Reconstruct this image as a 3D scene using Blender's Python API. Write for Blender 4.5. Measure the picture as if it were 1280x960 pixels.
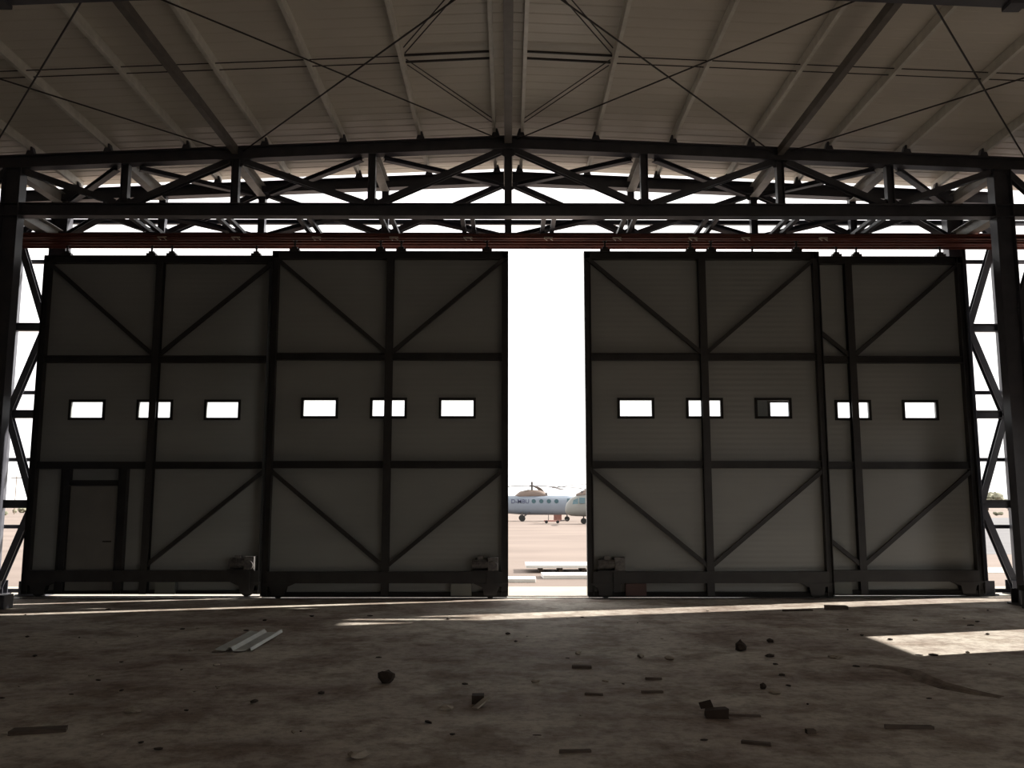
import bpy, bmesh, math, random
from mathutils import Vector, Matrix, noise
R = math.radians
for o in list(bpy.data.objects): bpy.data.objects.remove(o, do_unlink=True)
scene = bpy.context.scene
col = scene.collection

# ------------------------------------------------------------------ camera
cd = bpy.data.cameras.new('camera'); cam = bpy.data.objects.new('camera', cd); col.objects.link(cam)
cd.sensor_width = 36.0; cd.lens = 36.0 * 1115 / 1280; cd.clip_end = 5000
cam.location = (0, 0, 1.65); cam.rotation_euler = (R(90 + 7.66), 0, R(-0.257))
scene.camera = cam

# ------------------------------------------------------------------ sky, sun, exposure
SKY = 1.0; SUN = 5.2
w = bpy.data.worlds.new('hazy_sky'); scene.world = w; w.use_nodes = True
nt = w.node_tree; bg = nt.nodes['Background']
bg.inputs['Color'].default_value = (1.0, 0.985, 0.96, 1); bg.inputs['Strength'].default_value = SKY
sd = bpy.data.lights.new('sun', 'SUN'); sun = bpy.data.objects.new('sun', sd); col.objects.link(sun)
sd.energy = SUN; sd.angle = R(0.6); sd.color = (1.0, 0.95, 0.86)
sun.rotation_euler = Vector((-1, -0.28, -0.602)).to_track_quat('-Z', 'Y').to_euler()
sun.location = (20, 10, 20)
vs = scene.view_settings
vs.view_transform = 'Standard'; vs.look = 'None'; vs.gamma = 1.0; vs.use_curve_mapping = False
vs.exposure = 1.08

# ------------------------------------------------------------------ materials
def mat(name, c1, c2=None, rough=0.5, scale=3.0, metal=0.0, bump=0.0, bscale=30.0, stretch=(1, 1, 1), spec=0.5, detail=6, lo=.35, hi=.65):
    m = bpy.data.materials.new(name); m.use_nodes = True
    n = m.node_tree.nodes; l = m.node_tree.links; b = n['Principled BSDF']
    b.inputs['Roughness'].default_value = rough; b.inputs['Metallic'].default_value = metal
    b.inputs['Specular IOR Level'].default_value = spec
    b.inputs['Base Color'].default_value = (*c1, 1)
    tc = n.new('ShaderNodeTexCoord'); mp = n.new('ShaderNodeMapping'); mp.inputs['Scale'].default_value = stretch
    l.new(tc.outputs['Object'], mp.inputs['Vector'])
    if c2:
        t = n.new('ShaderNodeTexNoise'); t.inputs['Scale'].default_value = scale; t.inputs['Detail'].default_value = detail
        l.new(mp.outputs['Vector'], t.inputs['Vector'])
        r = n.new('ShaderNodeValToRGB'); r.color_ramp.elements[0].position = lo; r.color_ramp.elements[1].position = hi
        r.color_ramp.elements[0].color = (*c1, 1); r.color_ramp.elements[1].color = (*c2, 1)
        l.new(t.outputs['Fac'], r.inputs['Fac']); l.new(r.outputs['Color'], b.inputs['Base Color'])
    if bump:
        t2 = n.new('ShaderNodeTexNoise'); t2.inputs['Scale'].default_value = bscale; t2.inputs['Detail'].default_value = 5
        l.new(mp.outputs['Vector'], t2.inputs['Vector'])
        bp = n.new('ShaderNodeBump'); bp.inputs['Strength'].default_value = bump; bp.inputs['Distance'].default_value = 0.03
        l.new(t2.outputs['Fac'], bp.inputs['Height']); l.new(bp.outputs['Normal'], b.inputs['Normal'])
    return m

M = {}
M['steel'] = mat('grey_blue_steel_paint', (.052, .053, .066), (.074, .075, .090), .42, 4)
M['doorsteel'] = mat('dark_door_steel_paint', (.022, .021, .022), (.034, .033, .033), .45, 4)
M['galv'] = mat('galvanised_purlin', (.60, .58, .53), (.72, .70, .64), .34, 6)
M['strut'] = mat('light_grey_steel', (.30, .29, .27), (.40, .385, .355), .45, 5)
M['heavy'] = mat('brown_grey_beam', (.12, .105, .095), (.16, .145, .13), .5, 5)
M['rod'] = mat('dark_rod', (.03, .025, .025), None, .5)
M['rail'] = mat('red_oxide_steel', (.135, .042, .032), (.19, .06, .042), .5, 5)
M['clip'] = mat('pale_clip_metal', (.60, .52, .44), None, .5)
M['sheet'] = mat('loose_zinc_sheet', (.55, .57, .55), (.68, .70, .67), .4, 5)
M['white'] = mat('white_panel', (.80, .80, .78), (.72, .72, .70), .5, 3)
M['rubber'] = mat('black_rubber', (.012, .012, .012), None, .8)
M['motor'] = mat('motor_grey', (.10, .095, .10), (.20, .19, .18), .4, 20)
M['box'] = mat('grey_box', (.17, .18, .165), None, .5)
M['brownbox'] = mat('brown_box', (.12, .07, .065), None, .6)
M['rock'] = mat('dark_clod', (.035, .025, .02), (.06, .045, .035), .95, 14)
M['chip'] = mat('pale_chip', (.35, .30, .25), (.45, .40, .33), .9, 12)
M['plank'] = mat('old_plank', (.07, .05, .038), (.12, .09, .07), .85, 9, stretch=(1, 6, 6))
M['cardboard'] = mat('dirty_cardboard', (.03, .018, .012), (.05, .032, .022), .9, 9)
M['concrete_wall'] = mat('wall_cladding', (.30, .29, .27), (.36, .35, .32), .5, 2)
M['asphalt'] = mat('asphalt', (.105, .10, .105), (.13, .125, .13), .9, .4)
M['apron'] = mat('bright_apron_concrete', (.36, .325, .27), (.42, .38, .32), .9, 1.2)
M['foliage'] = mat('dusty_foliage', (.13, .13, .09), (.22, .21, .15), .9, 1.5)
M['trunk'] = mat('bark', (.16, .12, .09), None, .9)
M['hbody'] = mat('helicopter_pale_blue_grey', (.165, .195, .24), (.19, .22, .265), .4, .8)
M['hgrey'] = mat('helicopter_grey', (.18, .184, .176), (.205, .21, .20), .4, .8)
M['htan'] = mat('tan_cowling', (.17, .128, .106), (.195, .15, .128), .5, 1)
M['hglass'] = mat('dark_cabin_glass', (.05, .10, .12), None, .15)
M['hdark'] = mat('dark_rotor', (.07, .06, .06), None, .6)
M['letter'] = mat('dark_blue_lettering', (.06, .07, .13), None, .6)
M['mud'] = mat('dried_mud', (.16, .12, .10), (.30, .25, .20), .95, 6, bump=.4)
M['crate'] = mat('reddish_equipment', (.28, .12, .10), (.35, .18, .15), .7, 4)

# horizontally ribbed sheet (fine relief only)
def ribbed(name, c1, c2, rough, axis, freq, strength):
    m = mat(name, c1, c2, rough, .6, stretch=(.6, 1, 2))
    n = m.node_tree.nodes; l = m.node_tree.links; b = n['Principled BSDF']
    tc = n.new('ShaderNodeTexCoord'); wv = n.new('ShaderNodeTexWave'); wv.bands_direction = axis
    wv.inputs['Scale'].default_value = freq; wv.inputs['Distortion'].default_value = .15
    l.new(tc.outputs['Object'], wv.inputs['Vector'])
    nz = n.new('ShaderNodeTexNoise'); nz.inputs['Scale'].default_value = .9; l.new(tc.outputs['Object'], nz.inputs['Vector'])
    ad = n.new('ShaderNodeMath'); ad.operation = 'MULTIPLY_ADD'; ad.inputs[1].default_value = .25
    l.new(wv.outputs['Fac'], ad.inputs[0]); l.new(nz.outputs['Fac'], ad.inputs[2])
    bp = n.new('ShaderNodeBump'); bp.inputs['Strength'].default_value = strength; bp.inputs['Distance'].default_value = .02
    l.new(ad.outputs[0], bp.inputs['Height']); l.new(bp.outputs['Normal'], b.inputs['Normal'])
    return m
M['skin'] = ribbed('door_sandwich_panel', (.280, .292, .284), (.330, .342, .332), .34, 'Z', 3.2, .25)
M['roof'] = ribbed('roof_sheet', (.57, .535, .475), (.67, .63, .56), .42, 'Y', 4.0, .15)

def glass():
    m = bpy.data.materials.new('clear_pane'); m.use_nodes = True
    n = m.node_tree.nodes; l = m.node_tree.links; n.remove(n['Principled BSDF'])
    t = n.new('ShaderNodeBsdfTransparent'); t.inputs['Color'].default_value = (.93, .94, .95, 1)
    g = n.new('ShaderNodeBsdfGlossy'); g.inputs['Roughness'].default_value = .05
    x = n.new('ShaderNodeMixShader'); x.inputs[0].default_value = .06
    l.new(t.outputs[0], x.inputs[1]); l.new(g.outputs[0], x.inputs[2]); l.new(x.outputs[0], n['Material Output'].inputs['Surface'])
    return m
M['glass'] = glass()

def floor_mat():
    m = bpy.data.materials.new('dirty_slab'); m.use_nodes = True
    n = m.node_tree.nodes; l = m.node_tree.links; b = n['Principled BSDF']; b.inputs['Roughness'].default_value = .85
    b.inputs['Specular IOR Level'].default_value = .3
    tc = n.new('ShaderNodeTexCoord')
    def nz(scale, st, det=8, rough=.6):
        mp = n.new('ShaderNodeMapping'); mp.inputs['Scale'].default_value = st; l.new(tc.outputs['Object'], mp.inputs['Vector'])
        t = n.new('ShaderNodeTexNoise'); t.inputs['Scale'].default_value = scale; t.inputs['Detail'].default_value = det; t.inputs['Roughness'].default_value = rough
        l.new(mp.outputs['Vector'], t.inputs['Vector']); return t
    def ramp(t, p0, c0, p1, c1):
        r = n.new('ShaderNodeValToRGB'); e = r.color_ramp.elements
        e[0].position = p0; e[0].color = (*c0, 1); e[1].position = p1; e[1].color = (*c1, 1); l.new(t.outputs['Fac'], r.inputs['Fac']); return r
    a = ramp(nz(.5, (.9, 1.1, 1), 10, .62), .36, (.375, .31, .27), .64, (.63, .58, .505))
    d = ramp(nz(1.3, (1, 1, 1), 12, .68), .40, (.46, .39, .35), .54, (1, 1, 1))
    f = ramp(nz(8, (1, 1, 1), 8, .75), .38, (.50, .47, .45), .54, (1, 1, 1))
    x = n.new('ShaderNodeMix'); x.data_type = 'RGBA'; x.blend_type = 'MULTIPLY'; x.inputs[0].default_value = .8
    l.new(a.outputs[0], x.inputs[6]); l.new(d.outputs[0], x.inputs[7])
    y = n.new('ShaderNodeMix'); y.data_type = 'RGBA'; y.blend_type = 'MULTIPLY'; y.inputs[0].default_value = .7
    l.new(x.outputs[2], y.inputs[6]); l.new(f.outputs[0], y.inputs[7]); l.new(y.outputs[2], b.inputs['Base Color'])
    h1 = nz(1.8, (1, 1, 1), 9, .62); h2 = nz(18, (1, 1, 1), 4, .6)
    ad = n.new('ShaderNodeMath'); ad.operation = 'MULTIPLY_ADD'; ad.inputs[1].default_value = .18
    l.new(h2.outputs['Fac'], ad.inputs[0]); l.new(h1.outputs['Fac'], ad.inputs[2])
    bp = n.new('ShaderNodeBump'); bp.inputs['Strength'].default_value = .4; bp.inputs['Distance'].default_value = .06
    l.new(ad.outputs[0], bp.inputs['Height']); l.new(bp.outputs['Normal'], b.inputs['Normal'])
    return m
M['floor'] = floor_mat()
M['sand'] = mat('pinkish_sand', (.155, .116, .097), (.205, .158, .133), .95, .25, bump=.4, bscale=3, stretch=(.5, 1, 1))

# ------------------------------------------------------------------ mesh helpers
class MB:
    def __init__(self): self.v = []; self.f = []
    def add(self, vs, fs):
        k = len(self.v); self.v += [Vector(p) for p in vs]; self.f += [[i + k for i in q] for q in fs]; return self
    def box(self, x0, x1, y0, y1, z0, z1):
        return self.add([(x0,y0,z0),(x1,y0,z0),(x1,y1,z0),(x0,y1,z0),(x0,y0,z1),(x1,y0,z1),(x1,y1,z1),(x0,y1,z1)],
            [(0,3,2,1),(4,5,6,7),(0,1,5,4),(1,2,6,5),(2,3,7,6),(3,0,4,7)])
    def beam(self, p, q, prof, ref=(0, 0, 1)):
        p = Vector(p); q = Vector(q); ww = (q - p).normalized(); ref = Vector(ref)
        u = (ref - ref.dot(ww) * ww).normalized(); v = ww.cross(u); n = len(prof)
        vs_ = [p + a * u + b * v for a, b in prof] + [q + a * u + b * v for a, b in prof]
        return self.add(vs_, [tuple(range(n))[::-1], tuple(range(n, 2 * n))] + [(i, (i + 1) % n, (i + 1) % n + n, i + n) for i in range(n)])
    def tube(self, p, q, r, n=8): return self.beam(p, q, [(r * math.cos(2 * math.pi * i / n), r * math.sin(2 * math.pi * i / n)) for i in range(n)], (0, 0, 1) if abs((Vector(q) - Vector(p)).normalized().z) < .9 else (1, 0, 0))
    def loft(self, rings, cap=True):
        n = len(rings[0]); k = len(self.v); self.v += [Vector(p) for r in rings for p in r]
        for i in range(len(rings) - 1):
            for j in range(n): self.f.append([k + i*n + j, k + i*n + (j+1) % n, k + (i+1)*n + (j+1) % n, k + (i+1)*n + j])
        if cap: self.f.append([k + j for j in range(n)][::-1]); self.f.append([k + (len(rings)-1)*n + j for j in range(n)])
        return self
    def build(self, name, m, parent=None, smooth=False, bevel=0):
        off = Vector(parent['_o']) if parent is not None and '_o' in parent else Vector((0, 0, 0))
        me = bpy.data.meshes.new(name); me.from_pydata([p - off for p in self.v], [], self.f)
        b = bmesh.new(); b.from_mesh(me); bmesh.ops.recalc_face_normals(b, faces=b.faces)
        if bevel: bmesh.ops.bevel(b, geom=list(b.edges), offset=bevel, segments=1, affect='EDGES')
        b.to_mesh(me); b.free()
        me.materials.append(M[m])
        if smooth:
            for pl in me.polygons: pl.use_smooth = True
        o = bpy.data.objects.new(name, me); col.objects.link(o); o.parent = parent
        if parent is not None: o['_o'] = tuple(off)
        return o
def mesh_thing(name, mb, m, label, cat, group=None, smooth=False, bevel=0):
    c = Vector((sum(p.x for p in mb.v) / len(mb.v), sum(p.y for p in mb.v) / len(mb.v), min(p.z for p in mb.v)))
    mb.v = [p - c for p in mb.v]; o = mb.build(name, m, None, smooth, bevel); o.location = c
    o['label'] = label; o['category'] = cat
    if group: o['group'] = group
    return o
def thing(name, loc, label, cat, group=None):
    o = bpy.data.objects.new(name, None); col.objects.link(o); o.location = loc; o.empty_display_size = .2
    o['label'] = label; o['category'] = cat; o['_o'] = tuple(loc)
    if group: o['group'] = group
    return o
def struct(name, mb, m, parent=None):
    o = mb.build(name, m, parent); o['kind'] = 'structure'; return o
def copy_tree(o, parent=None):
    c = o.copy(); col.objects.link(c); c.parent = parent
    for ch in list(o.children): copy_tree(ch, c)
    return c
def I(h, b, tf=.014, tw=.010):
    return [(h/2,-b/2),(h/2,b/2),(h/2-tf,b/2),(h/2-tf,tw/2),(-h/2+tf,tw/2),(-h/2+tf,b/2),(-h/2,b/2),(-h/2,-b/2),(-h/2+tf,-b/2),(-h/2+tf,-tw/2),(h/2-tf,-tw/2),(h/2-tf,-b/2)]
def C(h, b, t=.006, s=1):
    return [(h/2,0),(h/2,s*b),(h/2-.03,s*b),(h/2-.03,s*(b-t)),(h/2-t,s*(b-t)),(h/2-t,s*t),(-h/2+t,s*t),(-h/2+t,s*(b-t)),(-h/2+.03,s*(b-t)),(-h/2+.03,s*b),(-h/2,s*b),(-h/2,0)]
def L(a, t=.008): return [(0, 0), (a, 0), (a, t), (t, t), (t, a), (0, a)]
def B(h, b): return [(h/2, -b/2), (h/2, b/2), (-h/2, b/2), (-h/2, -b/2)]
ORD = ['first', 'second', 'third', 'fourth', 'fifth', 'sixth', 'seventh', 'eighth', 'ninth', 'tenth']
SIDE = lambda x: 'left' if x < 0 else 'right'

# ------------------------------------------------------------------ setting: slab, ground, walls, roof
SL = .043                                   # roof slope
zt = lambda x: 8.05 - SL * abs(x)           # top of the top chords
zs = lambda x: 8.30 - SL * abs(x)           # underside of the roof sheet
YA, YB, YR = 15.0, 16.7, 9.8                # truss behind camera side of doors, outer truss, nearest inner rafter
BACK = -14.0; XW = 9.75
struct('floor', MB().box(-XW - .1, XW + .1, BACK - .1, 16.62, -.25, 0), 'floor')
struct('ground', MB().box(-2500, 2500, -400, 4000, -1.0, -.06), 'sand')
struct('apron_slab', MB().box(-30, 30, 16.62, 18.7, -.2, -.03), 'apron')
tw_ = MB().add([(13, 31, -.055), (260, 31, -.055), (260, 112, -.055), (13, 112, -.055)] + [(13, 31, -.4), (260, 31, -.4), (260, 112, -.4), (13, 112, -.4)],
    [(0,1,2,3),(4,7,6,5),(0,4,5,1),(1,5,6,2),(2,6,7,3),(3,7,4,0)])
struct('taxiway', tw_, 'asphalt')
struct('taxiway_edge_line', MB().box(11, 260, 22.6, 24.6, -.3, -.05), 'apron')
# side walls clad up to the first frame; unseen openings added in the right one: tall doorway for the sun patch, wide bay behind the camera to light roof and doors
zw = zs(XW) - .05
struct('wall_left', MB().box(-XW - .08, -XW, BACK, 16.5, 0, zw), 'concrete_wall')
wr = MB().box(XW, XW + .08, BACK, -9, 0, zw).box(XW, XW + .08, -9, 2.0, 4.0, zw).box(XW, XW + .08, 2.0, 11.52, 0, zw).box(XW, XW + .08, 12.98, 15.95, 0, zw).box(XW, XW + .08, 11.52, 12.98, 3.2, zw)
struct('wall_right', wr, 'concrete_wall')
struct('wall_back', MB().box(-XW, XW, BACK - .1, BACK, 0, 7.9), 'concrete_wall')
# roof: two slopes of trapezoidal sheet whose ribs run down the slope
for s in (-1, 1):
    ys = []; y = BACK - .6
    while y < 17.0 - .001:
        ys += [(y, 0), (y + .18, 0), (y + .195, .007), (y + .235, .007)]; y += .25
    ys.append((17.0, 0)); nv = len(ys)
    vs_ = []
    for x in (0, 10.4):
        z = zs(x); vs_ += [(s * x, a, z + b) for a, b in ys] + [(s * x, a, z + .09) for a, b in ys]
    fs = []
    for i in range(nv - 1):
        fs += [(i, i+1, 2*nv+i+1, 2*nv+i), (nv+i, nv+i+1, 3*nv+i+1, 3*nv+i)]
    fs += [(0, nv, 3*nv, 2*nv), (nv-1, 2*nv-1, 4*nv-1, 3*nv-1)]
    fs += [(i, i+1, nv+i+1, nv+i) for i in range(nv-1)] + [(2*nv+i, 2*nv+i+1, 3*nv+i+1, 3*nv+i) for i in range(nv-1)]
    struct('ceiling', MB().add(vs_, fs), 'roof')

# ------------------------------------------------------------------ door-head trusses
NODES = [0, 2.38, 4.76, 6.68, 8.62]
XO = 9.47
def truss(Y, label):
    t = thing('roof_truss', (0, Y, 6.59), label, 'truss')
    for s in (-1, 1):
        MB().beam((0, Y, zt(0) - .115), (s * (XO + .15), Y, zt(XO + .15) - .115), I(.23, .20)).build('top_chord', 'steel', t)
    MB().beam((-XO - .15, Y, 6.705), (XO + .15, Y, 6.705), I(.23, .20)).build('bottom_chord', 'steel', t)
    vb, vt = 6.82, lambda x: zt(x) - .23
    for x in [0] + [s * n for n in NODES[1:4] for s in (-1, 1)]:
        MB().beam((x, Y, vb), (x, Y, vt(x)), B(.12, .14) if 0 else I(.13, .13, .012, .01), (1, 0, 0)).build('vertical', 'steel', t)
    for s in (-1, 1):
        for (a, b) in ((0, 2.38), (4.76, 2.38), (4.76, 6.68), (8.62, 6.68), (8.62, XO)):
            d = 1 if b > a else -1
            top = Vector((s * (a + .12 * d), Y, vt(a) - .02)); bot = Vector((s * (b - .14 * d), Y, vb + .02))
            MB().beam(top, bot, I(.12, .105, .012, .01), (0, 1, 0)).build('diagonal', 'steel', t)
        for (x, top) in ((0, 1), (2.38, 0), (4.76, 1), (6.68, 0)):
            if x == 0 and s > 0: continue
            z = vt(x) if top else vb
            g = MB().beam((s*x, Y - .008, 0), (s*x, Y + .008, 0), [(z + (-.11 if top else .11), -.09), (z + (-.11 if top else .11), .09), (z, .22), (z, -.22)])
            g.build('gusset', 'steel', t)
    return t
trA = truss(YA, 'dark steel roof truss in front of the sliding doors')
trB = truss(YB, 'dark steel roof truss behind the sliding doors, against the sky')

# ------------------------------------------------------------------ lattice columns
def column(s, Y, label):
    t = thing('lattice_column', (s * 9.05, Y, 0), label, 'column')
    for x in (8.62, XO):
        MB().beam((s*x, Y, .02), (s*x, Y, zt(x) - .23), I(.32 if x < 9 else .22, .22, .016, .012), (1, 0, 0)).build('post', 'steel', t)
        b = MB().box(s*x - .28, s*x + .28, Y - .22, Y + .22, 0, .03)
        for k in (-.12, .12): b.box(s*x - .26, s*x + .26, Y + k - .008, Y + k + .008, .03, .26)
        bp = b.build('base_plate', 'steel', t)
        for dx in (-.22, .22):
            for dy in (-.17, .17): MB().tube((s*x + dx, Y + dy, .03), (s*x + dx, Y + dy, .11), .014).build('anchor_bolt', 'steel', bp)
    xi, xo = 8.62 + .16, XO - .11
    zz = [(xo, .05), (xi, 1.65), (xo, 3.32), (xi, 4.98), (xo, 6.6)]
    for (x0, z0), (x1, z1) in zip(zz, zz[1:]):
        MB().beam((s*x0, Y, z0), (s*x1, Y, z1), I(.12, .12, .012, .01), (0, 1, 0)).build('lacing', 'steel', t)
    for z in (1.65, 3.32, 4.98):
        MB().beam((s*xi, Y, z), (s*xo, Y, z), I(.15, .12, .012, .01)).build('strut', 'steel', t)
for s in (-1, 1):
    column(s, YA, f'tall lattice steel column at the {SIDE(s)} edge, nearest the camera')
    column(s, YB, f'lattice steel column behind the {SIDE(s)} end of the door row')
# girts outside the end bays
for s in (-1, 1):
    for k, z in enumerate((.06, 1.23, 2.48, 3.755, 6.32)):
        mesh_thing('wall_girt', MB().beam((s * 8.5, 16.9, z), (s * 10.6, 16.9, z), C(.07, .07)), 'steel',
            f'thin steel wall rail beside the {SIDE(s)} end of the doors, {ORD[k]} from the ground', 'girt', 'girts of the open end bays')
mesh_thing('wall_girt', MB().beam((-10.6, 16.95, 7.12), (10.6, 16.95, 7.12), C(.09, .07)), 'steel', 'thin horizontal steel rail across the open sky behind the outer truss', 'girt')

# ------------------------------------------------------------------ bracing between the two trusses
def pname(x): return 'at the ridge' if x == 0 else f'{ORD[NODES.index(abs(x)) - 1]} post {SIDE(x)} of the ridge'
for x in [0] + [s * n for n in NODES[1:] for s in (-1, 1)]:
    where = 'under the ridge' if x == 0 else f'at the {pname(x)}'
    z = zt(x) - .20
    mesh_thing('cross_strut', MB().beam((x, YA + .1, z), (x, YB - .1, z), I(.22, .16)), 'strut', f'light strut between the upper truss chords, {where}', 'strut', 'struts between the trusses')
    if abs(x) > 8:
        mesh_thing('cross_strut', MB().beam((x, YA + .12, 6.73), (x, YB - .12, 6.73), I(.22, .2)), 'strut', f'wide light steel strut joining both {SIDE(x)} columns at door-head level', 'strut', 'struts between the trusses')
for lvl in ('upper', 'lower'):
    for s in (-1, 1):
        for k, (xa, xb) in enumerate(((2.38, 0), (2.38, 4.76), (6.68, 4.76), (6.68, 8.62))):
            za = zt(xa) - .26 if lvl == 'upper' else 6.765; zb = zt(xb) - .26 if lvl == 'upper' else 6.765
            dd = .2 if xb > xa else -.2; pa = Vector((s*(xa + dd), YA + .09, za)); pb = Vector((s*(xb - dd), YB - .09, zb))
            mesh_thing('horizontal_brace', MB().beam(pa, pb, I(.08, .11 if lvl == 'upper' else .15, .01, .008)), 'steel',
                f'flat diagonal brace between the {lvl} chords, {ORD[k]} {SIDE(s)} of the ridge', 'brace', 'diagonal braces between the trusses')

# ------------------------------------------------------------------ inner rafters, purlins, long beams
def rafter(Y, label):
    t = thing('roof_rafter', (0, Y, 7.2), label, 'rafter')
    for s in (-1, 1):
        MB().beam((0, Y, zt(0) - .15), (s * 9.6, Y, zt(9.6) - .15), I(.30, .18)).build('rafter_beam', 'steel', t)
        MB().box(s*5.97 - .10, s*5.97 + .10, Y - .1, Y + .1, zt(6) - .345, zt(6) - .298).build('splice_plate', 'steel', t)
        MB().beam((s * 9.55, Y, .02), (s * 9.55, Y, zt(9.6) - .28), I(.30, .2), (1, 0, 0)).build('wall_post', 'steel', t)
rafter(9.8, 'roof rafter crossing the top corners of the picture')
rafter(4.6, 'roof rafter overhead, above the camera')
PX = [.22, 1.54, 2.90, 4.27, 5.64, 7.01, 8.36]
for k, x in enumerate(PX):
    for s in (-1, 1):
        t = thing('roof_purlin', (s*x, 16.9, zt(x)), f'pale galvanised roof purlin, {ORD[k]} {SIDE(s)} of the ridge', 'purlin', 'roof purlins')
        zc = zs(x) - .083
        MB().beam((s*x, BACK, zc), (s*x, 16.93, zc), C(.16, .055, .005, s)).build('channel', 'galv', t)
        for Y in (YA, YB, 9.8):
            MB().beam((s*x, Y - .05, 0), (s*x, Y + .05, 0), [(zt(x) - .005, -.08), (zt(x) - .005, .08), (zc - .01, .03), (zc - .01, -.03)]).build('cleat', 'steel', t)
for x in (-4.76, 0, 4.76):
    lab = 'dark square beam running lengthwise just under the ridge' if x == 0 else f'dark brown lengthwise beam in the {SIDE(x)} roof slope'
    mesh_thing('lengthwise_beam', MB().beam((x, BACK, zt(x) - .08), (x, YA - .1, zt(x) - .08), B(.14, .10 if x else .13)), 'heavy', lab, 'beam')
# twin sag rods at mid-bay following both slopes, and diagonal twin rods beside the ridge
for s in (-1, 1):
    for k, Y in enumerate((12.28, 12.48)):
        mesh_thing('sag_rod', MB().tube((s * 1.56, Y, zs(1.56) - .10), (s * 9.6, Y, zs(9.6) - .10), .009, 6), 'rod', f'thin roof rod crossing the purlins on the {SIDE(s)} slope, {"nearer" if k == 0 else "farther"} of the pair', 'rod', 'sag rods')
        mesh_thing('sag_strut', MB().beam((s*.25, Y, zs(0) - .09), (s*1.52, Y, zs(1.5) - .09), B(.03, .022)), 'rod', f'short dark strut between the first two purlins {SIDE(s)} of the ridge, {"nearer" if k == 0 else "farther"} of two', 'rod', 'sag rods')
    for k, (ya, yb) in enumerate(((14.75, 12.55), (10.0, 12.2))):
        for j, dx in enumerate((0, .14)):
            mesh_thing('sag_rod', MB().tube((s*(.24 + 0*dx), ya - dx*1.2, zs(.2) - .10), (s*1.50, yb - (dx*1.2), zs(1.5) - .10), .009, 6), 'rod',
                f'thin slanting rod pair {SIDE(s)} of the ridge, {"toward the doors" if k == 0 else "toward the camera"}, {"upper" if j else "lower"} one', 'rod', 'slanting ridge rods')
# X bracing cables under the purlins
for s in (-1, 1):
    for nm, xa, xb in (('inner', .15, 4.62), ('outer', 4.95, 9.1)):
        zA = lambda x: zt(x) - .06
        mesh_thing('brace_cable', MB().tube((s*xa, YA - .08, zA(xa)), (s*xb, YR + .08, zA(xb)), .013, 6), 'rod', f'taut dark bracing cable in the {nm} {SIDE(s)} roof bay, spreading outward toward the camera', 'cable', 'roof bracing cables')
        mesh_thing('brace_cable', MB().tube((s*xb, YA - .08, zA(xb) - .03), (s*xa, YR + .08, zA(xa) - .03), .013, 6), 'rod', f'taut dark bracing cable in the {nm} {SIDE(s)} roof bay, closing inward toward the camera', 'cable', 'roof bracing cables')

# ------------------------------------------------------------------ overhead door rails and their hangers
for nm, Y in (('front', 16.06), ('rear', 16.42)):
    t = thing('door_rail', (0, Y, 6.45), f'red-brown overhead guide rail of the {nm} sliding doors', 'rail')
    MB().box(-10.4, 10.4, Y - .10, Y + .10, 6.585, 6.60).box(-10.4, 10.4, Y - .10, Y - .085, 6.47, 6.585).box(-10.4, 10.4, Y + .085, Y + .10, 6.47, 6.585).build('channel', 'rail', t)
    if nm == 'front':
        MB().beam((-10.4, Y - .14, 6.515), (10.4, Y - .14, 6.515), I(.05, .06, .008, .008)).build('edge_angle', 'rail', t)
        for x in (-6.35, -5.0, -3.52, -2.1, -.74, .74, 2.0, 3.4, 4.37, 5.8):
            c = MB(); 
            for d in (-.05, .05): c.beam((x + d - .03, Y - .175, 6.50), (x + d + .03, Y - .175, 6.45), B(.03, .015), (0, 1, 0))
            c.box(x - .08, x + .08, Y - .18, Y - .165, 6.49, 6.515); c.build('clip', 'clip', t)
for x in [s * v for v in (.72, 2.15, 3.6, 5.02, 6.55) for s in (-1, 1)]:
    k = [.72, 2.15, 3.6, 5.02, 6.55].index(abs(x))
    t = thing('rail_hanger', (x, 15.7, 6.60), f'twin-bar hanger holding the door rail, {ORD[k]} {SIDE(x)} of the ridge', 'hanger', 'door rail hangers')
    for d in (-.09, .09): MB().beam((x + d, YA + .11, 6.655), (x + d, YB - .11, 6.655), B(.06, .075)).build('hanger_bar', 'steel', t)
    for yy in (15.97, 16.33): MB().box(x - .13, x + .13, yy, yy + .18, 6.60, 6.625).build('hanger_plate', 'steel', t)
for nm, Y in (('front', 16.10), ('rear', 16.42)):
    mesh_thing('floor_rail', MB().box(-9.6, 9.6, Y - .03, Y + .03, 0.0, .012), 'doorsteel', f'flat steel track in the floor under the {nm} sliding doors', 'rail')

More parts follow.
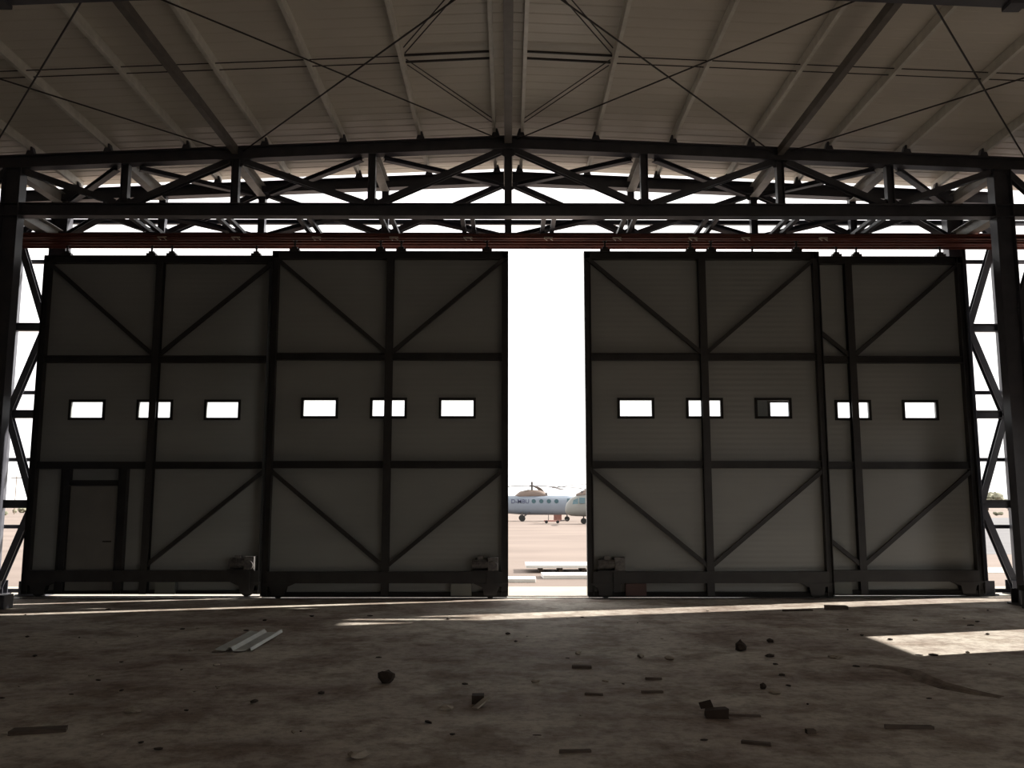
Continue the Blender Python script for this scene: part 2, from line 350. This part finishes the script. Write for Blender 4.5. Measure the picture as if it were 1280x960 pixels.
# ------------------------------------------------------------------ sliding door leaves
WL = 4.35; HL = 6.27
def leaf(xc, Y, label, motor=0, wicket=False, box=None, boxm='box'):
    """Y = inner face of the steel frame; sandwich skin behind it"""
    t = thing('sliding_door_leaf', (xc, Y, 0), label, 'hangar door', 'sliding hangar door leaves')
    x0, x1 = xc - WL / 2, xc + WL / 2; D = .13
    wz0, wz1, ww = 3.23, 3.52, .29
    wx = [xc - 1.25, xc, xc + 1.25] if 1 else []
    # skin with three window openings
    s = MB(); ya, yb = Y + D + .002, Y + D + .052
    xs = [x0 + .01] + sum([[a - ww, a + ww] for a in wx], []) + [x1 - .01]
    s.box(xs[0], xs[-1], ya, yb, .07, wz0); s.box(xs[0], xs[-1], ya, yb, wz1, HL)
    for i in range(0, len(xs), 2): s.box(xs[i], xs[i+1], ya, yb, wz0, wz1)
    s.build('sandwich_skin', 'skin', t)
    for a in wx:
        f = MB()
        e = .045
        for (u0, u1, v0, v1) in ((a - ww - e, a + ww + e, wz0 - e, wz0), (a - ww - e, a + ww + e, wz1, wz1 + e), (a - ww - e, a - ww, wz0, wz1), (a + ww, a + ww + e, wz0, wz1)):
            f.box(u0, u1, ya - .03, ya - .001, v0, v1)
        fo = f.build('window_frame', 'rubber', t)
        MB().box(a - ww, a + ww, ya + .02, ya + .026, wz0, wz1).build('pane', 'glass', fo)
    # frame
    for a in (x0 + .06, x1 - .06): MB().beam((a, Y + D/2, .05), (a, Y + D/2, HL), I(.12, D, .01, .01), (1, 0, 0)).build('edge_stile', 'doorsteel', t)
    MB().beam((xc, Y + D/2, .05), (xc, Y + D/2, HL - .1), I(D, .13, .01, .01), (0, 1, 0)).build('middle_stile', 'doorsteel', t)
    MB().beam((x0, Y + D/2, HL - .06), (x1, Y + D/2, HL - .06), I(.14, D, .01, .01)).build('top_rail', 'doorsteel', t)
    for z in (4.31, 2.35):
        for (a, b) in ((x0 + .12, xc - .066), (xc + .066, x1 - .12)):
            MB().beam((a, Y + D/2, z), (b, Y + D/2, z), I(.13, D * .9, .01, .01)).build('cross_rail', 'doorsteel', t)
    MB().box(x0 + .1, x1 - .1, Y - .02, Y + D, .27, .47).build('bottom_beam', 'doorsteel', t)
    MB().box(x0 + .02, x1 - .02, Y + .03, Y + D, .05 if wicket else .024, .11).build('bottom_seal', 'rubber', t)
    for sg in (-1, 1):
        xa = xc + sg * (WL / 2 - .07); xb = xc + sg * .02
        MB().beam((xa, Y + .045, HL - .12), (xb, Y + .045, 4.36), B(.06, .07), (0, 1, 0)).build('brace', 'doorsteel', t)
        if not (wicket and sg < 0):
            MB().beam((xa, Y + .045, 2.27), (xb, Y + .045, .55), B(.06, .07), (0, 1, 0)).build('brace', 'doorsteel', t)
        # bogie
        bx_ = xc + sg * 1.86
        g = MB(); g.beam((bx_, Y - .03, 0), (bx_, Y - .012, 0), [(.27, -.30), (.27, .30), (.20, .14), (.06, .11), (.06, -.11), (.20, -.14)])
        g.beam((bx_, Y + .10, 0), (bx_, Y + .118, 0), [(.27, -.30), (.27, .30), (.20, .14), (.06, .11), (.06, -.11), (.20, -.14)])
        bo = g.build('wheel_bracket', 'doorsteel', t)
        MB().tube((bx_, Y + .005, .135), (bx_, Y + .085, .135), .122, 16).build('wheel', 'rubber', bo)
    # top guide rollers
    for dx in (-1.78, -.19, .19, 1.78):
        g = MB().box(xc + dx - .09, xc + dx + .09, Y + .02, Y + .11, HL + .01, HL + .06).box(xc + dx - .05, xc + dx + .05, Y + .035, Y + .095, HL + .06, HL + .10).tube((xc + dx, Y + .065, HL + .10), (xc + dx, Y + .065, HL + .29), .02)
        go = g.build('guide_pin', 'doorsteel', t)
        MB().tube((xc + dx, Y + .065, HL + .215), (xc + dx, Y + .065, HL + .285), .045, 12).build('roller', 'rubber', go)
    if motor:
        mx = xc + motor * 1.76
        m = MB().tube((mx - .22, Y + .0, .60), (mx + .06, Y + .0, .60), .085, 12)
        for k in range(6): m.tube((mx - .20 + k * .035, Y, .60), (mx - .188 + k * .035, Y, .60), .10, 12)
        m.box(mx - .12, mx - .02, Y - .06, Y + .05, .68, .74)
        mo = m.build('drive_motor', 'motor', t)
        MB().box(mx + .06, mx + .24, Y - .10, Y + .10, .49, .72).tube((mx + .15, Y - .13, .57), (mx + .15, Y + .05, .57), .08, 12).build('gearbox', 'motor', mo)
        MB().box(mx - .24, mx + .25, Y - .10, Y + .11, .47, .495).build('mounting_plate', 'doorsteel', mo)
        MB().box(mx + .04, mx + .16, Y - .055, Y - .032, .12, .47).build('drive_chain_guard', 'doorsteel', mo)
    if box is not None:
        MB().box(box - .18, box + .18, Y - .035, Y + .09, .055, .265).build('service_box', boxm, t)
    if wicket:
        w0, w1 = -8.04, -7.00
        for a in (w0, w1): MB().beam((a, Y + D/2, .06), (a, Y + D/2, 2.30), I(.15, D, .01, .01), (1, 0, 0)).build('door_post', 'doorsteel', t)
        MB().beam((w0 + .07, Y + D/2, 2.03), (w1 - .07, Y + D/2, 2.03), I(.10, D, .01, .01)).build('door_head', 'doorsteel', t)
        wd = MB().box(w0 + .09, w1 - .09, Y + .06, Y + .10, .09, 1.975).build('wicket_door', 'wicket', t)
        MB().tube((w1 - .17, Y + .02, .98), (w1 - .17, Y + .06, .98), .012).tube((w1 - .17, Y + .02, .98), (w1 - .30, Y + .02, .98), .011).build('handle', 'doorsteel', wd)
        for z in (.3, 1.0, 1.75): MB().tube((w0 + .085, Y + .05, z - .05), (w0 + .085, Y + .05, z + .05), .012).build('hinge', 'doorsteel', wd)
    return t
M['wicket'] = mat('wicket_door_panel', (.17, .165, .155), (.20, .195, .18), .5, 2)
leaf(-2.17, 16.0, 'grey front sliding door leaf left of the bright gap', 1, box=-.82)
leaf(3.575, 16.0, 'grey front sliding door leaf right of the bright gap', -1, box=2.25, boxm='brownbox')
leaf(-6.53, 16.31, 'grey rear sliding door leaf with a small walk-through door at far left', 1, wicket=True, box=-6.12)
leaf(6.40, 16.31, 'grey rear sliding door leaf at far right, partly behind its neighbour', 0, box=5.98)

# ------------------------------------------------------------------ loose things on the slab
random.seed(11)
def rock_mesh(seed, sub=2, rough=.45):
    b = bmesh.new(); bmesh.ops.create_icosphere(b, subdivisions=sub, radius=1)
    for v in b.verts: v.co *= 1 + rough * (noise.noise(v.co * 1.6 + Vector((seed * 7.3, seed, 0))) ) + .18 * noise.noise(v.co * 4 + Vector((0, seed * 3.1, 0)))
    zmin = min(v.co.z for v in b.verts) + .25
    for v in b.verts: v.co.z = max(v.co.z - zmin, 0)
    me = bpy.data.meshes.new('clod'); b.to_mesh(me); b.free(); return me
def clod(name, x, y, sx, sy, sz, m, label, cat, seed, rz=0, group=None):
    me = rock_mesh(seed); me.materials.append(M[m]); o = bpy.data.objects.new(name, me); col.objects.link(o)
    o.location = (x, y, 0); o.scale = (sx, sy, sz / 1.6); o.rotation_euler.z = rz
    o['label'] = label; o['category'] = cat
    if group: o['group'] = group
    return o
# bent cladding strip
t = thing('cladding_strip', (-3.1, 11.1, 0), 'pale bent metal cladding strip lying on the dirty floor at left', 'metal sheet')
prof = [(-.20, .015), (-.19, .045), (-.17, .045), (-.13, .012), (.0, .012), (.03, .05), (.05, .05), (.09, .014), (.21, .03)]
pp = [(b, a) for a, b in prof] + [(b + .006, a) for a, b in prof[::-1]]
MB().beam((-3.08, 10.33, 0), (-3.07, 11.70, 0.015), [(b, -a) for b, a in pp]).build('ribbed_sheet', 'sheet', t)
clod('dirt_clod', -1.13, 8.60, .08, .06, .10, 'rock', 'black angular lump left of the middle of the floor', 'lump', 3)
clod('dirt_clod', 2.64, 10.42, .062, .055, .10, 'rock', 'dark round clod right of centre, larger of two near the right door', 'lump', 5)
clod('dirt_clod', 3.15, 11.02, .042, .04, .04, 'rock', 'small dark clod right of centre, farther of two', 'lump', 8)
clod('dirt_clod', 2.85, 10.0, .055, .04, .03, 'rock', 'flat dark clod in front of the round clod', 'lump', 9)
clod('dirt_clod', 2.3, 8.32, .03, .03, .05, 'rock', 'small dark clod behind the crumpled carton', 'lump', 12)
clod('stone_chip', -.50, 7.50, .06, .04, .035, 'chip', 'pale stone flake at the lower middle of the floor', 'stone', 14, .3)
# crumpled carton
t = thing('crumpled_carton', (1.62, 7.28, 0), 'crumpled dark brown carton scrap at lower right of centre', 'carton')
MB().add([(1.54,7.20,0),(1.71,7.18,0),(1.72,7.30,0),(1.55,7.31,0),(1.53,7.21,.055),(1.715,7.185,.075),(1.71,7.29,.07),(1.555,7.30,.06)], [(0,3,2,1),(4,5,6,7),(0,1,5,4),(1,2,6,5),(2,3,7,6),(3,0,4,7)]).build('carton_body', 'cardboard', t)
MB().add([(1.52,7.285,.055),(1.62,7.29,.065),(1.605,7.33,.115),(1.51,7.32,.095),(1.52,7.297,.05),(1.62,7.302,.06),(1.605,7.342,.11),(1.51,7.332,.09)], [(0,1,2,3),(4,7,6,5),(0,4,5,1),(1,5,6,2),(2,6,7,3),(3,7,4,0)]).build('flap', 'cardboard', t)
# wood scraps
def stick(name, x, y, l, wd, h, rz, m, label, cat='wood scrap', group=None, tilt=0):
    mb = MB().add([(-l/2,-wd/2,0),(l/2,-wd*.4,0),(l*.48,wd/2,0),(-l*.47,wd*.45,0),(-l/2,-wd/2,h),(l/2,-wd*.4,h*.8),(l*.48,wd/2,h*.9),(-l*.47,wd*.45,h)], [(0,3,2,1),(4,5,6,7),(0,1,5,4),(1,2,6,5),(2,3,7,6),(3,0,4,7)])
    o = mb.build(name, m, None); o.location = (x, y, 0); o.rotation_euler = (0, tilt, rz); o['label'] = label; o['category'] = cat
    if group: o['group'] = group
    return o
stick('wood_scrap', 5.17, 14.38, .36, .12, .07, .05, 'plank', 'short thick wood offcut near the foot of the right door')
stick('wood_scrap', 2.97, 6.88, .36, .05, .025, -.05, 'plank', 'thin dark stick at the lower right of the floor')
stick('wood_scrap', -3.42, 6.80, .38, .12, .03, .25, 'plank', 'dark flat plank splinter at the lower left of the floor')
stick('wood_scrap', 1.85, 7.27, .26, .03, .015, -.15, 'plank', 'thin twig right of the crumpled carton')
stick('wood_scrap', 1.72, 6.45, .20, .04, .02, -.35, 'plank', 'thin twig in front of the crumpled carton')
stick('wood_scrap', 2.2, 6.75, .07, .05, .03, .1, 'plank', 'small dark wood block at the lower right floor')
stick('wood_scrap', .75, 9.35, .20, .06, .03, -.1, 'plank', 'dark flat wood chip on the floor before the gap')
stick('wood_scrap', .45, 6.25, .22, .03, .02, .1, 'plank', 'thin splinter at the bottom middle of the floor')
stick('wood_scrap', 4.5, 14.2, .5, .06, .03, .15, 'plank', 'long flat splinter left of the thick offcut')
# standing bent bit of tin
t = thing('bent_tin', (-.22, 7.62, 0), 'bent tin strip with dark ends lying left of the bottom middle', 'scrap')
MB().beam((-.27, 7.50, .01), (-.17, 7.72, .05), B(.012, .05)).build('strip', 'chip', t)
MB().box(-.30, -.20, 7.70, 7.80, 0, .07).build('dark_knot', 'rock', t)
FL = [(-3.0, 7.42, .07), (-.98, 6.12, .08), (.26, 8.6, .05), (.78, 10.2, .06), (1.44, 9.98, .07), (1.73, 9.85, .07), (2.33, 8.1, .06), (3.52, 9.9, .08)]
for i, (x, y, r_) in enumerate(FL):
    clod('mortar_flake', x, y, r_, r_ * .5, r_ * .5, 'chip', f'pale broken mortar flake on the floor, {ORD[i]} counting from the left', 'flake', 40 + i, .4 * i, 'pale mortar flakes')
for i, (x, y, l_) in enumerate([(.75, 8.05, .16), (1.38, 8.75, .16), (1.27, 8.15, .2)]):
    stick('wood_scrap', x, y, l_, .035, .02, -.2 + .15 * i, 'plank', f'small dark splinter among the pale flakes, {ORD[[0, 2, 1][i]]} from the left')
# small scattered chips and clods
sp = [(x, y) for x, y in [(random.uniform(-.62, .62), random.uniform(6.2, 14.5)) for _ in range(80)]]
cm = [rock_mesh(20 + i, 1) for i in range(5)]
pm = [m.copy() for m in cm]
for m in cm: m.materials.append(M['rock'])
for m in pm: m.materials.append(M['chip'])
for i, (u, y) in enumerate(sp):
    dark = i % 3 != 0; me = random.choice(cm if dark else pm)
    o = bpy.data.objects.new('dirt_crumb' if dark else 'mortar_crumb', me); col.objects.link(o); o.location = (u * y * .88, y, 0)
    s_ = random.uniform(.007, .018) * (1 + y / 14); o.scale = (s_ * random.uniform(1, 2.2), s_ * random.uniform(.7, 1.3), s_ * random.uniform(.25, .6)); o.rotation_euler.z = random.uniform(0, 3)
    o['label'] = 'tiny dark crumb of dirt scattered on the slab' if dark else 'tiny pale crumb of mortar scattered on the slab'
    o['category'] = 'debris'; o['group'] = 'dark crumbs on the slab' if dark else 'pale crumbs on the slab'
# low ridge of dried mud at right
pts = [(3.72, 9.45), (3.92, 9.28), (4.0, 8.95), (3.95, 8.6), (3.98, 8.35), (4.12, 8.1), (4.25, 7.95)]
rings = []
for i, (x, y) in enumerate(pts):
    a = Vector(pts[min(i+1, len(pts)-1)]) - Vector(pts[max(i-1, 0)]); a.normalize(); n_ = Vector((-a.y, a.x)); wd = .10 * (.5 + .5 * math.sin(math.pi * (i + .4) / 6.8)); h = .045 * (.3 + math.sin(math.pi * (i + .3) / 6.6) ** 2)
    rings.append([(x + n_.x * wd * c, y + n_.y * wd * c, h * z + .001 * (z == 0)) for c, z in ((-1, 0), (-.5, .7), (0, 1), (.5, .6), (1, 0))])
mesh_thing('mud_ridge', MB().loft(rings), 'mud', 'low curved ridge of dried mud on the floor in front of the sun patch', 'mud')

# steel block beside the left column foot
mesh_thing('steel_block', MB().box(-8.95, -7.95, 14.45, 14.72, 0, .22), 'steel', 'dark low steel block on the floor at the left edge', 'block', bevel=.01)
t = thing('pipe_stub', (8.28, 14.55, 0), 'dark capped pipe stub by the foot of the right column', 'pipe')
MB().tube((8.28, 14.55, 0), (8.28, 14.55, .30), .07, 12).build('stub', 'steel', t)
MB().tube((8.28, 14.55, .28), (8.28, 14.55, .36), .095, 12).build('cap', 'rubber', t)

# ------------------------------------------------------------------ outside: white panels, helicopters, far trees
def panel(x0, x1, y0, y1, z0, z1, rz, label):
    mb = MB().box(-(x1-x0)/2, (x1-x0)/2, -(y1-y0)/2, (y1-y0)/2, 0, z1 - z0)
    o = mb.build('building_board', 'white', None, bevel=.006); o.location = ((x0+x1)/2, (y0+y1)/2, z0); o.rotation_euler.z = rz
    o['label'] = label; o['category'] = 'board'; o['group'] = 'white panels on the sand outside'
G = -.06
for i, x in enumerate((.78, 1.28, 1.86)):
    mesh_thing('timber_bearer', MB().box(x, x + .10, 22.9, 24.0, G, .06), 'plank', ['left timber bearer under the white panel outside the gap', 'middle timber bearer under the white panel outside the gap', 'right timber bearer under the white panel outside the gap'][i], 'timber')
panel(.45, 5.0, 22.7, 24.1, .06, .13, .0, 'white cladding panel raised on bearers outside the gap')
panel(.80, 3.4, 20.9, 21.8, G, .03, .03, 'white cladding panel lying flat in front of the raised one')
panel(-3.2, .62, 20.0, 20.7, G, .02, -.02, 'white cladding panel flat on the sand, reaching left behind the door')

def helicopter(name, loc, rz, label, body, text=None, cowl=0):
    t = thing(name, (0, 0, 0), label, 'helicopter')
    N = 20
    def ring(x, zc, rz_, ry, pw=.75):
        o_ = []
        for i in range(N):
            a = 2 * math.pi * i / N; c, s_ = math.cos(a), math.sin(a)
            o_.append((x, ry * math.copysign(abs(c) ** pw, c), zc + rz_ * math.copysign(abs(s_) ** pw, s_)))
        return o_
    # local x forward; rotor mast at x = 0
    st = [(-4.6, 1.82, .50, .5), (-3.6, 1.72, .72, .7), (-2.4, 1.64, .88, .88), (-1.2, 1.60, .93, .95), (0, 1.60, .97, 1.0), (2.0, 1.60, .97, 1.0), (3.4, 1.60, .96, 1.0), (4.1, 1.55, .90, .92), (4.6, 1.45, .76, .76), (4.95, 1.32, .50, .5), (5.08, 1.25, .22, .22)]
    MB().loft([ring(*s_) for s_ in st]).build('fuselage', body, t, smooth=True)
    MB().loft([ring(-4.5, 1.84, .46, .46, 1), ring(-6.2, 1.98, .32, .32, 1), ring(-8.6, 2.15, .20, .2, 1), ring(-9.0, 2.2, .12, .12, 1)]).build('tail_boom', body, t, smooth=True)
    MB().add([(-8.5,-.05,2.2),(-9.1,-.05,2.1),(-9.9,-.05,3.5),(-9.4,-.05,3.55),(-8.5,.05,2.2),(-9.1,.05,2.1),(-9.9,.05,3.5),(-9.4,.05,3.55)], [(0,1,2,3),(4,7,6,5),(0,4,5,1),(1,5,6,2),(2,6,7,3),(3,7,4,0)]).build('tail_fin', body, t)
    for k in range(3):
        a = 2 * math.pi * k / 3 + .4
        MB().beam((-9.65, .22, 3.3), (-9.65 + 1.15 * math.cos(a), .22, 3.3 + 1.15 * math.sin(a)), B(.02, .12), (0, 1, 0)).build('tail_blade', 'hdark', t)
    MB().loft([ring(-1.7, 2.48, .08, .3), ring(-1.2, 2.62, .35, .55), ring(-.4, 2.68, .45, .62), ring(.8 + cowl, 2.66, .42, .6), ring(1.3 + cowl, 2.58, .32, .5), ring(1.6 + cowl * 1.15, 2.46, .12, .4)]).build('engine_cowling', 'htan', t, smooth=True)
    for sy in (-.3, .3): MB().tube((1.25 + cowl, sy, 2.66), (1.52 + cowl, sy, 2.66), .17, 12).build('engine_intake', 'hdark', t)
    MB().tube((0, 0, 3.0), (0, 0, 3.75), .09, 10).build('rotor_mast', 'hdark', t)
    MB().tube((0, 0, 3.42), (0, 0, 3.58), .26, 12).tube((0, 0, 3.58), (0, 0, 3.92), .11, 10).build('rotor_hub', 'hdark', t)
    for k in range(5):
        a = 2 * math.pi * k / 5 + .12; d = Vector((math.cos(a), math.sin(a), 0)); p = Vector((0, 0, 3.5))
        rr = []
        for f, dz in ((.2, 0), (2.5, -.03), (4.6, -.18), (6.4, -.45)):
            c = p + d * f + Vector((0, 0, dz)); n_ = Vector((-d.y, d.x, 0))
            rr.append([c + n_ * .24 + Vector((0, 0, .02)), c - n_ * .24 + Vector((0, 0, .02)), c - n_ * .24 - Vector((0, 0, .025)), c + n_ * .24 - Vector((0, 0, .025))])
        MB().loft(rr).build('rotor_blade', 'hdark', t)
    for sy in (-1, 1):
        for k, x in enumerate((.15, .9, 1.65, 2.4)):
            f = MB().tube((x, sy * .975, 1.98), (x, sy * 1.012, 1.98), .21, 16).build('cabin_window', 'hglass', t)
        # cockpit glazing panels, following the nose
        MB().add([(3.45,sy*.99,1.75),(3.95,sy*.96,1.75),(3.95,sy*.90,2.25),(3.45,sy*.93,2.25),(3.45,sy*1.03,1.75),(3.95,sy*1.0,1.75),(3.95,sy*.94,2.25),(3.45,sy*.97,2.25)], [(0,1,2,3),(4,7,6,5),(0,4,5,1),(1,5,6,2),(2,6,7,3),(3,7,4,0)]).build('cockpit_side_window', 'hglass', t)
        MB().add([(4.12,sy*.90,1.72),(4.55,sy*.76,1.68),(4.45,sy*.66,2.02),(4.10,sy*.80,2.18),(4.14,sy*.96,1.72),(4.60,sy*.80,1.68),(4.50,sy*.70,2.04),(4.12,sy*.86,2.20)], [(0,1,2,3),(4,7,6,5),(0,4,5,1),(1,5,6,2),(2,6,7,3),(3,7,4,0)]).build('windscreen', 'hglass', t)
        MB().tube((-1.0, sy * 1.45, .31), (-1.0, sy * 1.68, .31), .31, 16).build('main_wheel', 'rubber', t)
        MB().tube((-1.0, sy * .7, .95), (-1.0, sy * 1.5, .35), .06).tube((-.2, sy * .8, .9), (-1.0, sy * 1.5, .35), .045).build('main_gear_strut', 'hdark', t)
        MB().loft([ring(-1.3, .95, .26, .22), ring(-1.0, .95, .32, .26), ring(.8, .95, .32, .26), ring(1.1, .95, .26, .22)]).build('side_fuel_tank', body, t, smooth=True)
        for v in t.children[-1].data.vertices: v.co.y += sy * 1.0
    for sy in (-.16, .16): MB().tube((3.5, sy - .06, .25), (3.5, sy + .06, .25), .25, 16).build('nose_wheel', 'rubber', t)
    MB().tube((3.5, 0, .8), (3.5, 0, .25), .06).tube((3.5, -.2, .25), (3.5, .2, .25), .05).build('nose_gear_strut', 'hdark', t)
    if text:
        cu = bpy.data.curves.new('reg', 'FONT'); cu.body = text; cu.size = .58; cu.offset = .005; cu.extrude = .006
        tmp = bpy.data.objects.new('tmp', cu); col.objects.link(tmp); bpy.context.view_layer.update()
        me = bpy.data.meshes.new_from_object(tmp.evaluated_get(bpy.context.evaluated_depsgraph_get())); bpy.data.objects.remove(tmp)
        me.materials.clear(); me.materials.append(M['letter'])
        o = bpy.data.objects.new('registration_lettering', me); col.objects.link(o); o.parent = t
        o.rotation_euler = (R(90), 0, 0); o.location = (-2.1, -.985, 1.78)
    t.location = loc; t.rotation_euler.z = rz
    return t
helicopter('helicopter', (2.4, 90, G), 0, 'pale blue-grey helicopter on the sand, whole rotor seen through the gap', 'hbody', 'D-MBU')
helicopter('helicopter', (10.05, 78, G), math.pi, 'grey helicopter with tan engine cover, nose showing beside the right door', 'hgrey', cowl=2.2)
# ground equipment beneath the first helicopter
t = thing('tow_bar', (3.8, 80, G), 'low dark ground-handling trolley between camera and helicopter', 'trolley')
MB().box(3.2, 4.6, 79.8, 80.3, .10, .22).build('deck', 'crate', t)
for x in (3.4, 4.4): MB().tube((x, 79.75, G + .14), (x, 79.87, G + .14), .14, 12).build('wheel', 'rubber', t)
MB().tube((4.6, 80.05, .18), (5.3, 80.05, .25), .04).tube((3.6, 80.05, .22), (3.6, 80.05, .75), .03).build('handle', 'hdark', t)
t = thing('equipment_crate', (5.0, 92.5, G), 'reddish service crates standing under the helicopter nose', 'crate')
MB().box(4.7, 5.5, 92.2, 92.8, G, .8).build('crate_body', 'crate', t, bevel=.02)
MB().box(4.66, 5.54, 92.16, 92.84, .8, .88).build('lid', 'white', t)

def leafy(name, x, y, wd, h, n, label, cat, group, trunk=True):
    t = thing(name, (x, y, G), label, cat, group)
    if trunk: MB().tube((x, y, G), (x, y, h * .6), wd * .05, 8).build('trunk', 'trunk', t)
    b = bmesh.new()
    for k in range(n):
        c = Vector((random.gauss(0, wd * .22), random.gauss(0, wd * .22), h * (random.uniform(.45, .85) if trunk else random.uniform(.15, .6))))
        r_ = random.uniform(.14, .26) * min(wd, h * 1.6)
        q = bmesh.ops.create_icosphere(b, subdivisions=2, radius=r_)
        for v in q['verts']: v.co = v.co * (1 + .5 * noise.noise(v.co * (3.0 / r_) + c)); v.co.z *= .8; v.co += c
    for v in b.verts: v.co.z = max(v.co.z, .02)
    me = bpy.data.meshes.new('foliage'); b.to_mesh(me); b.free(); me.materials.append(M['foliage'])
    o = bpy.data.objects.new('foliage', me); col.objects.link(o); o.parent = t
for i, (x, y, wd, h, lb) in enumerate([(128, 240, 8, 4.6, 'hazy round tree on the horizon right of the right-hand doors'), (137, 246, 4, 2.8, 'smaller hazy tree on the horizon beside the right column'),
        (118, 232, 3, 2.2, 'low hazy tree left of the round tree, close to the door edge')]):
    leafy('distant_tree', x, y, wd, h, 16, lb, 'tree', 'trees on the right horizon')
for i, (x, y, wd, h, lb) in enumerate([(-66.5, 118, 3.2, .9, 'dry scrub bush on the sand seen left of the doors, nearest'), (-70, 122, 2.2, 1.0, 'dry scrub bush close to the left column'),
        (-92, 172, 5, 1.2, 'far dry scrub bush on the left horizon'), (70, 128, 1.5, .7, 'dry tuft on the sand beyond the taxiway')]):
    leafy('scrub_bush', x, y, wd, h, 10, lb, 'bush', 'dry bushes outside', False)
t = thing('mast_pole', (-82, 150, G), 'slender pole with crossarm on the left horizon', 'pole')
MB().tube((-82, 150, G), (-82, 150, 6.5), .07).build('pole', 'trunk', t)
MB().box(-82.9, -81.1, 149.95, 150.05, 5.9, 6.05).build('crossarm', 'trunk', t)
for o in list(bpy.data.objects):
    if '_o' in o: del o['_o']
